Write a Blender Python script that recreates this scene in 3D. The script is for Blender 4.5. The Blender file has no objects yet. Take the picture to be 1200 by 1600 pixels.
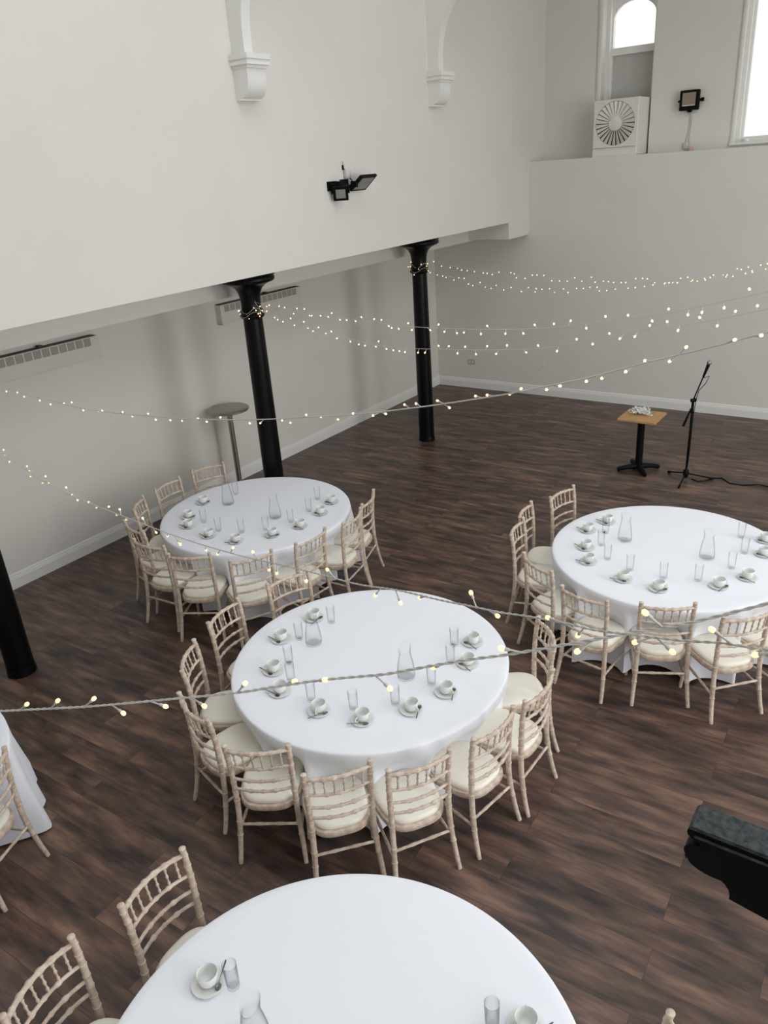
import bpy, math, random
from mathutils import Vector, Matrix
random.seed(11)
PI = math.pi
scene = bpy.context.scene
C = scene.collection

# ------------------------------------------------------------------ camera
F_PX = 1206.0
R3 = ((0.8205, 0.1832, -0.5415), (0.5678, -0.3706, 0.7350), (-0.0660, -0.9105, -0.4082))
RX = Vector((R3[0][0], R3[1][0], R3[2][0])); RZ = Vector((R3[0][2], R3[1][2], R3[2][2]))
RX.normalize(); RZ = (RZ - RX * RZ.dot(RX)).normalized()      # right, forward
RY = RZ.cross(RX).normalized()                                # down
CAM = Vector((0, 0, 4.0))
cd = bpy.data.cameras.new('camera'); cam = bpy.data.objects.new('camera', cd); C.objects.link(cam)
M = Matrix(((RX.x, -RY.x, -RZ.x, CAM.x), (RX.y, -RY.y, -RZ.y, CAM.y), (RX.z, -RY.z, -RZ.z, CAM.z), (0, 0, 0, 1)))
cam.matrix_world = M
cd.sensor_fit = 'VERTICAL'; cd.sensor_height = 36.0; cd.lens = 36.0 * F_PX / 1600.0
cd.clip_start = 0.05; cd.clip_end = 200
scene.camera = cam

# ------------------------------------------------------------------ world, lights, exposure
scene.view_settings.view_transform = 'Standard'; scene.view_settings.look = 'None'
scene.view_settings.gamma = 1.0; scene.view_settings.exposure = -0.04
try: scene.view_settings.use_curve_mapping = False
except Exception: pass
w = bpy.data.worlds.new('world'); scene.world = w; w.use_nodes = True
w.node_tree.nodes['Background'].inputs[0].default_value = (0.86, 0.93, 1.0, 1)
w.node_tree.nodes['Background'].inputs[1].default_value = 2.2

def area(name, loc, target, sx, sy, power, col):
    l = bpy.data.lights.new(name, 'AREA'); l.shape = 'RECTANGLE'; l.size = sx; l.size_y = sy
    l.energy = power; l.color = col
    o = bpy.data.objects.new(name, l); C.objects.link(o); o.location = loc
    d = Vector(target) - Vector(loc); o.rotation_euler = d.to_track_quat('-Z', 'Y').to_euler()
    return o
# daylight entering by the roof lights and by the tall windows of the right-hand wall, plus one added fill
area('skylight_near', (3.4, 1.2, 8.35), (1.4, 1.6, 0), 4.0, 4.6, 66, (0.88, 0.94, 1.0))
area('skylight_far', (3.4, 7.2, 8.35), (1.4, 7.2, 0), 4.0, 4.6, 126, (0.92, 0.96, 1.0))
area('fill_light_left', (-3.1, 4.4, 8.35), (-4.2, 4.6, 0), 2.0, 8.0, 62, (0.92, 0.96, 1.0))  # added overhead fill, no known roof light, lifts the far left table
area('window_light_near', (6.35, 1.5, 3.2), (-6, 2.5, -1.0), 3.0, 4.2, 205, (0.95, 0.97, 1.0))
area('window_light_far', (6.35, 6.6, 3.2), (-6, 8.0, -1.0), 3.0, 4.2, 200, (1.0, 0.97, 0.92))

# ------------------------------------------------------------------ pixel helpers (for measuring only)
def wd(q): return RX * (q[0] - 600) + RY * (q[1] - 800) + RZ * F_PX
def onz(q, z):
    d = wd(q); return CAM + d * ((z - 4.0) / d.z)
def onplane(q, P, Q):
    d = wd(q); nx, ny = Q[1] - P[1], -(Q[0] - P[0])
    return CAM + d * ((nx * P[0] + ny * P[1]) / (nx * d.x + ny * d.y))

# ------------------------------------------------------------------ materials
def mat(name, col, rough=0.6, metal=0.0, noise=None, bump=0.0, scale=8.0, spec=0.5, coat=0.0):
    m = bpy.data.materials.new(name); m.use_nodes = True
    nt = m.node_tree; b = nt.nodes['Principled BSDF']
    b.inputs['Base Color'].default_value = (*col, 1); b.inputs['Roughness'].default_value = rough
    b.inputs['Metallic'].default_value = metal; b.inputs['Specular IOR Level'].default_value = spec
    b.inputs['Coat Weight'].default_value = coat
    tc = nt.nodes.new('ShaderNodeTexCoord')
    if noise:
        n = nt.nodes.new('ShaderNodeTexNoise'); n.inputs['Scale'].default_value = scale; n.inputs['Detail'].default_value = 5
        nt.links.new(tc.outputs['Object'], n.inputs['Vector'])
        r = nt.nodes.new('ShaderNodeValToRGB'); r.color_ramp.elements[0].position = 0.35; r.color_ramp.elements[1].position = 0.65
        r.color_ramp.elements[0].color = (*noise, 1); r.color_ramp.elements[1].color = (*col, 1)
        nt.links.new(n.outputs['Fac'], r.inputs['Fac']); nt.links.new(r.outputs['Color'], b.inputs['Base Color'])
    if bump:
        n2 = nt.nodes.new('ShaderNodeTexNoise'); n2.inputs['Scale'].default_value = scale * 4; n2.inputs['Detail'].default_value = 4
        nt.links.new(tc.outputs['Object'], n2.inputs['Vector'])
        bp = nt.nodes.new('ShaderNodeBump'); bp.inputs['Strength'].default_value = bump; bp.inputs['Distance'].default_value = 0.01
        nt.links.new(n2.outputs['Fac'], bp.inputs['Height']); nt.links.new(bp.outputs['Normal'], b.inputs['Normal'])
    return m

M_wall = mat('white_plaster', (0.72, 0.695, 0.64), 0.75, noise=(0.70, 0.675, 0.62), bump=0.12, scale=1.6, spec=0.25)
M_ceil = mat('soffit_paint', (0.70, 0.67, 0.62), 0.8, spec=0.2)
M_trim = mat('white_gloss_trim', (0.78, 0.765, 0.73), 0.4)
M_black = mat('black_gloss_paint', (0.003, 0.003, 0.003), 0.3, bump=0.1, scale=5, spec=0.18)
M_blackmat = mat('black_satin_metal', (0.004, 0.004, 0.0045), 0.5, spec=0.12)
M_wood = mat('limewashed_beech', (0.69, 0.585, 0.475), 0.5, noise=(0.48, 0.365, 0.28), bump=0.15, scale=26)
M_seat = mat('ivory_vinyl', (0.88, 0.83, 0.72), 0.42, bump=0.05, scale=14)
M_piping = mat('ivory_piping', (0.62, 0.55, 0.43), 0.5)
M_cloth = mat('white_cotton', (0.88, 0.89, 0.935), 0.85, bump=0.05, scale=60, spec=0.15)
M_china = mat('white_china', (0.79, 0.80, 0.77), 0.2)
M_steel = mat('stainless_steel', (0.20, 0.20, 0.20), 0.25, metal=1.0)
M_brush = mat('brushed_steel', (0.42, 0.40, 0.37), 0.35, metal=1.0)
M_heater = mat('cream_enamel', (0.66, 0.63, 0.56), 0.5)
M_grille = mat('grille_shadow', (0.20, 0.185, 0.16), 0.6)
M_dark = mat('dark_gap', (0.05, 0.045, 0.04), 0.7)
M_plastic = mat('white_plastic', (0.72, 0.71, 0.68), 0.45)
M_fan = mat('off_white_plastic', (0.72, 0.70, 0.645), 0.5)
M_grey = mat('grey_board', (0.50, 0.49, 0.46), 0.6, noise=(0.46, 0.45, 0.42), scale=5)
M_socket = mat('grey_socket', (0.30, 0.29, 0.27), 0.5)
M_pink = mat('pink_plastic', (0.62, 0.42, 0.38), 0.5)
M_cable = mat('white_cable', (0.58, 0.565, 0.54), 0.55)
M_lens = mat('floodlight_glass', (0.25, 0.24, 0.225), 0.25)
M_lens2 = mat('amber_floodlight_glass', (0.26, 0.21, 0.15), 0.25)
M_grid = mat('microphone_mesh', (0.30, 0.30, 0.31), 0.4, metal=0.8)
M_ext = mat('pale_render', (0.84, 0.79, 0.72), 0.8)
M_dust = mat('dusty_black_stone', (0.062, 0.072, 0.074), 0.85, noise=(0.018, 0.022, 0.023), bump=0.5, scale=60)

def two_scale_floor():
    m = bpy.data.materials.new('dark_oak_planks'); m.use_nodes = True
    nt = m.node_tree; N = nt.nodes; L = nt.links; b = N['Principled BSDF']
    tc = N.new('ShaderNodeTexCoord')
    br = N.new('ShaderNodeTexBrick'); br.inputs['Scale'].default_value = 1.0
    br.inputs['Brick Width'].default_value = 1.45; br.inputs['Row Height'].default_value = 0.205
    br.inputs['Mortar Size'].default_value = 0.0016; br.inputs['Mortar Smooth'].default_value = 0.3
    br.inputs['Color1'].default_value = (0, 0, 0, 1); br.inputs['Color2'].default_value = (1, 1, 1, 1)
    br.inputs['Mortar'].default_value = (0.5, 0.5, 0.5, 1)
    br.offset = 0.37; br.offset_frequency = 2; br.squash = 1.0
    mp0 = N.new('ShaderNodeMapping'); mp0.inputs['Rotation'].default_value = (0, 0, math.radians(-2.0))
    L.new(tc.outputs['Object'], mp0.inputs['Vector']); L.new(mp0.outputs['Vector'], br.inputs['Vector'])
    # grain offset per plank
    add = N.new('ShaderNodeVectorMath'); add.operation = 'MULTIPLY_ADD'
    L.new(br.outputs['Color'], add.inputs[0]); add.inputs[1].default_value = (13.0, 5.0, 7.0); L.new(mp0.outputs['Vector'], add.inputs[2])
    mp1 = N.new('ShaderNodeMapping'); mp1.inputs['Scale'].default_value = (1.3, 6.0, 1); L.new(add.outputs[0], mp1.inputs['Vector'])
    n1 = N.new('ShaderNodeTexNoise'); n1.inputs['Scale'].default_value = 1.7; n1.inputs['Detail'].default_value = 6; n1.inputs['Roughness'].default_value = 0.55
    L.new(mp1.outputs['Vector'], n1.inputs['Vector'])
    mp2 = N.new('ShaderNodeMapping'); mp2.inputs['Scale'].default_value = (2.5, 42, 1); L.new(add.outputs[0], mp2.inputs['Vector'])
    n2 = N.new('ShaderNodeTexNoise'); n2.inputs['Scale'].default_value = 2.0; n2.inputs['Detail'].default_value = 5
    L.new(mp2.outputs['Vector'], n2.inputs['Vector'])
    r1 = N.new('ShaderNodeValToRGB'); e = r1.color_ramp.elements
    e[0].position = 0.34; e[0].color = (0.031, 0.0205, 0.018, 1); e[1].position = 0.70; e[1].color = (0.185, 0.108, 0.073, 1)
    e2 = e.new(0.5); e2.color = (0.088, 0.052, 0.039, 1)
    L.new(n1.outputs['Fac'], r1.inputs['Fac'])
    # per-plank value
    sep = N.new('ShaderNodeSeparateColor'); L.new(br.outputs['Color'], sep.inputs[0])
    mr = N.new('ShaderNodeMapRange'); mr.inputs['To Min'].default_value = 0.86; mr.inputs['To Max'].default_value = 1.30; L.new(sep.outputs[0], mr.inputs['Value'])
    mr2 = N.new('ShaderNodeMapRange'); mr2.inputs['From Min'].default_value = 0.3; mr2.inputs['From Max'].default_value = 0.7
    mr2.inputs['To Min'].default_value = 0.88; mr2.inputs['To Max'].default_value = 1.12; L.new(n2.outputs['Fac'], mr2.inputs['Value'])
    mp3 = N.new('ShaderNodeMapping'); mp3.inputs['Scale'].default_value = (1.0, 2.6, 1); L.new(add.outputs[0], mp3.inputs['Vector'])
    n3 = N.new('ShaderNodeTexNoise'); n3.inputs['Scale'].default_value = 1.9; n3.inputs['Detail'].default_value = 3; n3.inputs['Distortion'].default_value = 0.8
    L.new(mp3.outputs['Vector'], n3.inputs['Vector'])
    mr3 = N.new('ShaderNodeMapRange'); mr3.inputs['From Min'].default_value = 0.36; mr3.inputs['From Max'].default_value = 0.60
    mr3.inputs['To Min'].default_value = 0.76; mr3.inputs['To Max'].default_value = 1.15; L.new(n3.outputs['Fac'], mr3.inputs['Value'])
    mq = N.new('ShaderNodeMath'); mq.operation = 'MULTIPLY'; L.new(mr3.outputs[0], mq.inputs[0]); L.new(mr2.outputs[0], mq.inputs[1])
    mu = N.new('ShaderNodeMath'); mu.operation = 'MULTIPLY'; L.new(mr.outputs[0], mu.inputs[0]); L.new(mq.outputs[0], mu.inputs[1])
    mx = N.new('ShaderNodeMix'); mx.data_type = 'RGBA'; mx.blend_type = 'MULTIPLY'; mx.inputs[0].default_value = 1
    L.new(r1.outputs['Color'], mx.inputs[6]); L.new(mu.outputs[0], mx.inputs[7])
    mm = N.new('ShaderNodeMix'); mm.data_type = 'RGBA'; L.new(br.outputs['Fac'], mm.inputs[0]); L.new(mx.outputs[2], mm.inputs[6])
    mm.inputs[7].default_value = (0.028, 0.019, 0.016, 1)
    L.new(mm.outputs[2], b.inputs['Base Color'])
    b.inputs['Roughness'].default_value = 0.40; b.inputs['Specular IOR Level'].default_value = 0.55
    bp = N.new('ShaderNodeBump'); bp.inputs['Strength'].default_value = 0.15; bp.inputs['Distance'].default_value = 0.004
    L.new(n2.outputs['Fac'], bp.inputs['Height']); L.new(bp.outputs['Normal'], b.inputs['Normal'])
    return m
M_floor = two_scale_floor()

def glass_mat(name, tint=(0.992, 0.994, 0.994), edge=(0.42, 0.46, 0.48), gl=0.5):
    m = bpy.data.materials.new(name); m.use_nodes = True; nt = m.node_tree; N = nt.nodes; L = nt.links
    N.remove(N['Principled BSDF']); out = N['Material Output']
    lw = N.new('ShaderNodeLayerWeight'); lw.inputs['Blend'].default_value = 0.5
    pw = N.new('ShaderNodeMath'); pw.operation = 'POWER'; pw.inputs[1].default_value = 5.0; L.new(lw.outputs['Facing'], pw.inputs[0])
    mc = N.new('ShaderNodeMix'); mc.data_type = 'RGBA'; L.new(pw.outputs[0], mc.inputs[0])
    mc.inputs[6].default_value = (*tint, 1); mc.inputs[7].default_value = (*edge, 1)
    tr = N.new('ShaderNodeBsdfTransparent'); L.new(mc.outputs[2], tr.inputs['Color'])
    gs = N.new('ShaderNodeBsdfGlossy'); gs.inputs['Roughness'].default_value = 0.03
    fr = N.new('ShaderNodeMath'); fr.operation = 'MULTIPLY_ADD'; fr.inputs[1].default_value = 0.5; fr.inputs[2].default_value = 0.02; L.new(pw.outputs[0], fr.inputs[0])
    ml = N.new('ShaderNodeMath'); ml.operation = 'MULTIPLY'; ml.inputs[1].default_value = gl; L.new(fr.outputs[0], ml.inputs[0])
    mx = N.new('ShaderNodeMixShader'); L.new(ml.outputs[0], mx.inputs[0]); L.new(tr.outputs[0], mx.inputs[1]); L.new(gs.outputs[0], mx.inputs[2])
    L.new(mx.outputs[0], out.inputs['Surface'])
    return m
M_glass = glass_mat('clear_glass')
M_pane = glass_mat('window_glass', (0.98, 0.98, 0.97), (0.85, 0.85, 0.84), 0.5)

def emis(name, col, s):
    m = bpy.data.materials.new(name); m.use_nodes = True; b = m.node_tree.nodes['Principled BSDF']
    b.inputs['Base Color'].default_value = (*col, 1); b.inputs['Emission Color'].default_value = (*col, 1)
    b.inputs['Emission Strength'].default_value = s
    try: m.cycles.emission_sampling = 'NONE'
    except Exception: pass
    return m
M_led = emis('warm_led', (1.0, 0.66, 0.36), 2.2)
M_lednear = emis('warm_led_clear', (1.0, 0.70, 0.34), 1.45)

# ------------------------------------------------------------------ mesh builder
class MB:
    def __init__(s): s.v = []; s.f = []; s.m = []; s.mats = []; s.cur = 0
    def use(s, m):
        if m not in s.mats: s.mats.append(m)
        s.cur = s.mats.index(m); return s
    def add(s, vs, fs):
        o = len(s.v); s.v += [tuple(v) for v in vs]; s.f += [tuple(i + o for i in f) for f in fs]; s.m += [s.cur] * len(fs); return s
    def box(s, x0, x1, y0, y1, z0, z1):
        return s.add([(x0,y0,z0),(x1,y0,z0),(x1,y1,z0),(x0,y1,z0),(x0,y0,z1),(x1,y0,z1),(x1,y1,z1),(x0,y1,z1)],
                     [(0,3,2,1),(4,5,6,7),(0,1,5,4),(1,2,6,5),(2,3,7,6),(3,0,4,7)])
    def obox(s, c, ax, ay, az):      # centre and three half-axis vectors
        c = Vector(c); ax = Vector(ax); ay = Vector(ay); az = Vector(az); vs = []
        for k in (-1, 1):
            for (i, j) in ((-1,-1),(1,-1),(1,1),(-1,1)): vs.append(c + ax*i + ay*j + az*k)
        return s.add(vs, [(0,3,2,1),(4,5,6,7),(0,1,5,4),(1,2,6,5),(2,3,7,6),(3,0,4,7)])
    def bbox(s, x0, x1, y0, y1, z0, z1, b):   # box with bevelled vertical and horizontal edges (3 rings)
        def ring(i, z): return [(x0+i,y0+b,z),(x0+b,y0+i,z),(x1-b,y0+i,z),(x1-i,y0+b,z),(x1-i,y1-b,z),(x1-b,y1-i,z),(x0+b,y1-i,z),(x0+i,y1-b,z)]
        rs = [ring(b*0.8, z0), ring(0, z0+b), ring(0, z1-b), ring(b*0.8, z1)]; vs = sum(rs, []); fs = []
        for k in range(3):
            for i in range(8): fs.append((k*8+i, k*8+(i+1)%8, (k+1)*8+(i+1)%8, (k+1)*8+i))
        fs.append(tuple(reversed(range(8)))); fs.append(tuple(range(24, 32)))
        return s.add(vs, fs)
    def tube(s, pts, rad, n=8, cap=True):
        pts = [Vector(p) for p in pts]
        if not isinstance(rad, (list, tuple)): rad = [rad] * len(pts)
        vs = []; fs = []; up = None
        for i, p in enumerate(pts):
            t = (pts[min(i+1, len(pts)-1)] - pts[max(i-1, 0)]).normalized()
            if up is None:
                a = Vector((0, 0, 1)) if abs(t.z) < 0.9 else Vector((1, 0, 0))
                up = (a - t * a.dot(t)).normalized()
            else: up = (up - t * up.dot(t)).normalized()
            sd = t.cross(up)
            for k in range(n):
                a = 2*PI*k/n; vs.append(p + (up*math.cos(a) + sd*math.sin(a)) * rad[i])
        for i in range(len(pts)-1):
            for k in range(n): fs.append((i*n+k, i*n+(k+1)%n, (i+1)*n+(k+1)%n, (i+1)*n+k))
        if cap: fs.append(tuple(reversed(range(n)))); fs.append(tuple(range((len(pts)-1)*n, len(pts)*n)))
        return s.add(vs, fs)
    def lathe(s, prof, n=32, c=(0, 0, 0), flute=0):
        vs = []; fs = []; rows = []
        for (r, z) in prof:
            if r < 1e-6: rows.append((len(vs), 1)); vs.append((c[0], c[1], c[2]+z))
            else:
                rows.append((len(vs), n))
                for k in range(n):
                    a = 2*PI*k/n; rr = r * (1 - flute * (k % 2)) if flute else r
                    vs.append((c[0]+rr*math.cos(a), c[1]+rr*math.sin(a), c[2]+z))
        for (a, na), (b, nb) in zip(rows, rows[1:]):
            for k in range(n):
                k2 = (k+1) % n
                if na == 1 and nb == 1: continue
                if na == 1: fs.append((a, b+k2, b+k))
                elif nb == 1: fs.append((a+k, a+k2, b))
                else: fs.append((a+k, a+k2, b+k2, b+k))
        return s.add(vs, fs)
    def prism(s, poly, axis, a0, a1):     # poly in the other two axes, extruded along axis
        n = len(poly)
        def P(u, v, a): return (a,u,v) if axis == 'x' else ((u,a,v) if axis == 'y' else (u,v,a))
        vs = [P(u, v, a0) for u, v in poly] + [P(u, v, a1) for u, v in poly]
        fs = [tuple(range(n)), tuple(reversed(range(n, 2*n)))] + [(i, i+n, (i+1) % n+n, (i+1) % n) for i in range(n)]
        return s.add(vs, fs)
    def mesh(s, name, smooth=False, ang=40):
        me = bpy.data.meshes.new(name); me.from_pydata(s.v, [], s.f); me.update()
        for m in s.mats: me.materials.append(m)
        if s.mats: me.polygons.foreach_set('material_index', s.m)
        import bmesh
        bm = bmesh.new(); bm.from_mesh(me); bmesh.ops.recalc_face_normals(bm, faces=bm.faces)
        if smooth:
            for f in bm.faces: f.smooth = True
            for e in bm.edges:
                if len(e.link_faces) == 2 and e.calc_face_angle(0) > math.radians(ang): e.smooth = False
        bm.to_mesh(me); bm.free()
        return me
    def build(s, name, parent=None, smooth=False, ang=40):
        o = bpy.data.objects.new(name, s.mesh(name, smooth, ang)); C.objects.link(o)
        if parent is not None: o.parent = parent
        return o

def tag(o, label=None, cat=None, group=None, kind=None):
    if label: o['label'] = label
    if cat: o['category'] = cat
    if group: o['group'] = group
    if kind: o['kind'] = kind
    return o
def empty(name, loc=(0, 0, 0), rz=0.0):
    o = bpy.data.objects.new(name, None); C.objects.link(o); o.location = loc; o.rotation_euler = (0, 0, rz); o.empty_display_size = 0.1
    return o
def copy_tree(o, parent=None):
    c = o.copy(); C.objects.link(c)
    if parent is not None: c.parent = parent
    for ch in [x for x in o.children]: copy_tree(ch, c)
    return c
def struct(mb, name, **k): return tag(mb.build(name, **k), kind='structure')

# ------------------------------------------------------------------ the room
XS, XW, YW, YB = -5.952, -7.845, 12.795, 13.345     # upper wall face, lower left wall, back wall, recessed back wall
ZS, ZL, ZC, XR, YN = 3.033, 3.905, 8.5, 6.5, -4.0
struct(MB().use(M_floor).box(XW-0.1, XR+0.1, YN-0.1, YW+0.1, -0.1, 0), 'floor')
struct(MB().use(M_wall).box(XW-0.2, XW, YN, YB+0.5, 0, 3.4), 'wall_left')
# upper left wall carried by the columns, and the end beam that drops below it
struct(MB().use(M_wall).box(-6.70, XS, YN, YB+0.5, ZS, ZC), 'wall_upper_left')
struct(MB().use(M_wall).box(-6.70, XS, 12.04, YW, 2.777, ZS), 'trim_1')
# bulkhead running along the left wall behind the columns
struct(MB().use(M_wall).box(XW, -6.70, YN, YW, 2.745, 3.4), 'trim_4')
# back wall: thick lower part with a ledge, upper part set back with two window openings
struct(MB().use(M_wall).box(XW, XR, YW, YB+0.45, 0, ZL), 'wall_back')
mb = MB().use(M_wall)
W1 = (-5.00, -4.20, 6.35); W2 = (-2.93, -1.80, 6.60)
yb0, yb1 = YB, YB+0.42
mb.box(XS, W1[0], yb0, yb1, ZL, ZC); mb.box(W1[0], W1[1], yb0, yb1, W1[2], ZC)
mb.box(W1[1], W2[0], yb0, yb1, ZL, ZC); mb.box(W2[0], W2[1], yb0, yb1, W2[2], ZC)
mb.box(W2[0], W2[1], yb0, yb1, ZL, 3.97); mb.box(W2[1], XR, yb0, yb1, ZL, ZC)
struct(mb, 'wall_upper_back')
# right wall with two tall window openings, wall behind the camera
mb = MB().use(M_wall)
x0, x1 = XR, XR+0.3
for (a, b, z0, z1) in ((YN, 0, 0, ZC), (0, 3, 0, 1.0), (0, 3, 5.4, ZC), (3, 5.1, 0, ZC), (5.1, 8.1, 0, 1.0), (5.1, 8.1, 5.4, ZC), (8.1, YB+0.4, 0, ZC)):
    mb.box(x0, x1, a, b, z0, z1)
struct(mb, 'wall_right')
struct(MB().use(M_wall).box(XW, XR, YN-0.3, YN, 0, ZC), 'wall_front')
mb = MB().use(M_wall)
for (a, b, c, d) in ((XS-0.8, -4.4, YN, YB+0.4), (-2.2, 1.4, YN, YB+0.4), (-4.4, -2.2, YN, 0.3), (-4.4, -2.2, 8.5, YB+0.4), (5.4, XR+0.3, YN, YB+0.4), (1.4, 5.4, YN, -1.1), (1.4, 5.4, 3.5, 4.9), (1.4, 5.4, 9.5, YB+0.4)):
    mb.box(a, b, c, d, ZC, ZC+0.2)
struct(mb, 'ceiling')

def skirting(name, p0, p1, nrm):
    prof = [(0, 0), (0.022, 0), (0.022, 0.115), (0.018, 0.122), (0.018, 0.135), (0.012, 0.145), (0.010, 0.16), (0.004, 0.172), (0, 0.175)]
    p0 = Vector(p0); p1 = Vector(p1); n = Vector(nrm); vs = []
    for p in (p0, p1):
        for (d, z) in prof: vs.append(p + n*d + Vector((0, 0, z)))
    k = len(prof); fs = [(i, i+1, k+i+1, k+i) for i in range(k-1)] + [tuple(range(k)), tuple(reversed(range(k, 2*k)))]
    return struct(MB().use(M_trim).add(vs, fs), name)
skirting('baseboard_left', (XW, YN, 0), (XW, YW, 0), (1, 0, 0))
skirting('baseboard_back', (XW, YW, 0), (XR, YW, 0), (0, -1, 0))

# ---- corbels with roof ribs on the upper wall
def corbel(name, y0, y1, k):
    mb = MB().use(M_trim); d = 0.235; e = 0.035; zt = 5.05
    # stepped cap
    mb.box(XS, XS+d, y0-e, y1+e, zt-0.045, zt); mb.box(XS, XS+d-0.018, y0-e+0.012, y1+e-0.012, zt-0.062, zt-0.045)
    mb.box(XS, XS+d-0.008, y0-e+0.005, y1+e-0.005, zt-0.092, zt-0.062); mb.box(XS, XS+d-0.035, y0-e+0.028, y1+e-0.028, zt-0.118, zt-0.092)
    zc = zt-0.118; pr = [(XS, zc), (XS+0.185, zc)]
    for i in range(13):
        a = i/12*PI/2; pr.append((XS+0.075+0.110*math.cos(a), zc-0.085-0.165*math.sin(a)))
    pr += [(XS+0.075, zc-0.268), (XS, zc-0.268)]
    mb.prism(pr, 'y', y0, y1)
    o = struct(mb, name, smooth=True, ang=30)
    # rib rising from the cap, curving into the room further up
    mb = MB().use(M_trim); pr = [(XS, zt)]; 
    for i in range(25):
        t = i/24; z = zt + t*2.6; dd = 0.165 if z < 5.2 else 0.165 + 0.62*(z-5.2)**2.2
        pr.append((XS+min(dd, 3.6), z))
    pr.append((XS, zt+2.6))
    mb.prism(pr, 'y', y0+0.02, y0+0.135)
    mb.build('rib', parent=o, smooth=True, ang=30)
    return o
corbel('trim_2', 6.16, 6.42, 0)
corbel('trim_3', 9.70, 9.96, 1)

# ---- window 1, narrow with an arched light over a grey panel
def window1():
    xa, xb, za, zb = W1[0], W1[1], ZL, W1[2]; y = YB+0.27
    mb = MB().use(M_trim)
    mb.box(xa, xa+0.055, y-0.12, y+0.06, za, zb); mb.box(xb-0.055, xb, y-0.12, y+0.06, za, zb)
    mb.box(xa+0.055, xa+0.08, y-0.05, y+0.05, za, zb); mb.box(xb-0.08, xb-0.055, y-0.05, y+0.05, za, zb)
    mb.box(xa+0.055, xb-0.055, y-0.05, y+0.05, 6.20, zb)
    mb.box(xa+0.055, xb-0.055, y-0.06, y+0.05, 5.33, 5.43)
    # arched head infill
    cx = (xa+xb)/2; r = (xb-xa)/2-0.08; pts = [(cx-r, 6.22)]
    for i in range(21):
        a = PI - PI*i/20; pts.append((cx+r*math.cos(a), 5.82+0.22*math.sin(a)))
    pts.append((cx+r, 6.22)); mb.prism(pts, 'y', y-0.03, y+0.03)
    o = struct(mb, 'window_1')
    MB().use(M_grey).box(xa+0.08, xb-0.08, y-0.01, y+0.02, za, 5.33).build('panel', o)
    MB().use(M_pane).box(xa+0.08, xb-0.08, y, y+0.006, 5.43, 6.2).build('glass', o)
    MB().use(M_trim).box(xa-0.07, xa, YB-0.018, YB, ZL, zb+0.07).box(xa-0.045, xa-0.012, YB-0.03, YB-0.018, ZL, zb+0.045).build('architrave', o)
window1()
def window2():
    xa, xb, za, zb = W2[0], W2[1], 3.97, W2[2]; y = YB+0.16
    mb = MB().use(M_trim)
    mb.box(xa, xa+0.05, y-0.10, y+0.06, za, zb); mb.box(xb-0.05, xb, y-0.1, y+0.06, za, zb); mb.box(xa+0.05, xb-0.05, y-0.098, y+0.058, zb-0.06, zb)
    mb.box(xa+0.05, xb-0.05, y-0.098, y+0.058, za, za+0.05); mb.box(xa+0.05, xa+0.085, y-0.02, y+0.05, za+0.05, zb-0.06); mb.box(xb-0.085, xb-0.05, y-0.02, y+0.05, za+0.05, zb-0.06)
    mb.box(xa+0.085, xb-0.085, y-0.018, y+0.048, za+0.05, za+0.075)
    o = struct(mb, 'window_2')
    MB().use(M_pane).box(xa+0.085, xb-0.085, y, y+0.006, za+0.075, zb-0.06).build('glass', o)
    MB().use(M_trim).box(xa-0.06, xb+0.06, YB-0.05, YB+0.058, za-0.03, za+0.006).build('sill', o)
    MB().use(M_trim).box(xa-0.06, xa, YB-0.018, YB, za, zb+0.06).box(xa-0.04, xa-0.01, YB-0.03, YB-0.018, za, zb+0.04).build('architrave', o)
window2()
struct(MB().use(M_ext).box(-14, 6, 19, 19.3, 0, 7.6).box(-14, 6, 18.8, 19, 7.3, 7.42), 'wall_outside')

# ---- cast-iron columns
def column_mesh():
    mb = MB().use(M_black)
    pr = [(0, 0), (0.128, 0), (0.128, 0.03), (0.122, 0.05), (0.121, 0.09)]
    mb.lathe(pr, 32)
    mb.lathe([(0.120, 0.09), (0.118, 1.0), (0.112, 2.0), (0.108, 2.545)], 40, flute=0.035)
    pr = [(0.108, 2.545), (0.125, 2.555), (0.138, 2.572), (0.138, 2.588), (0.122, 2.600), (0.118, 2.608), (0.128, 2.618), (0.128, 2.632), (0.112, 2.645),
          (0.110, 2.70), (0.113, 2.76), (0.125, 2.82), (0.15, 2.87), (0.19, 2.905), (0.235, 2.925), (0.28, 2.94), (0.295, 2.955), (0.298, 2.975), (0.288, 2.992), (0.292, 3.0), (0.300, 3.01), (0.300, 3.033), (0, 3.033)]
    mb.lathe(pr, 40)
    return mb.mesh('column', True, 50)
cm = column_mesh()
COLX = -6.29; COLY = (2.78, 6.33, 9.83)
for y, lb in zip(COLY, ('black cast-iron column at the left edge of the picture, only its foot visible',
                        'black cast-iron column rising behind the far left table',
                        'black cast-iron column on the open floor nearest the back corner')):
    o = bpy.data.objects.new('column', cm); C.objects.link(o); o.location = (COLX, y, 0); o.rotation_euler = (0, 0, 0.08)
    tag(o, lb, 'column')

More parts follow.
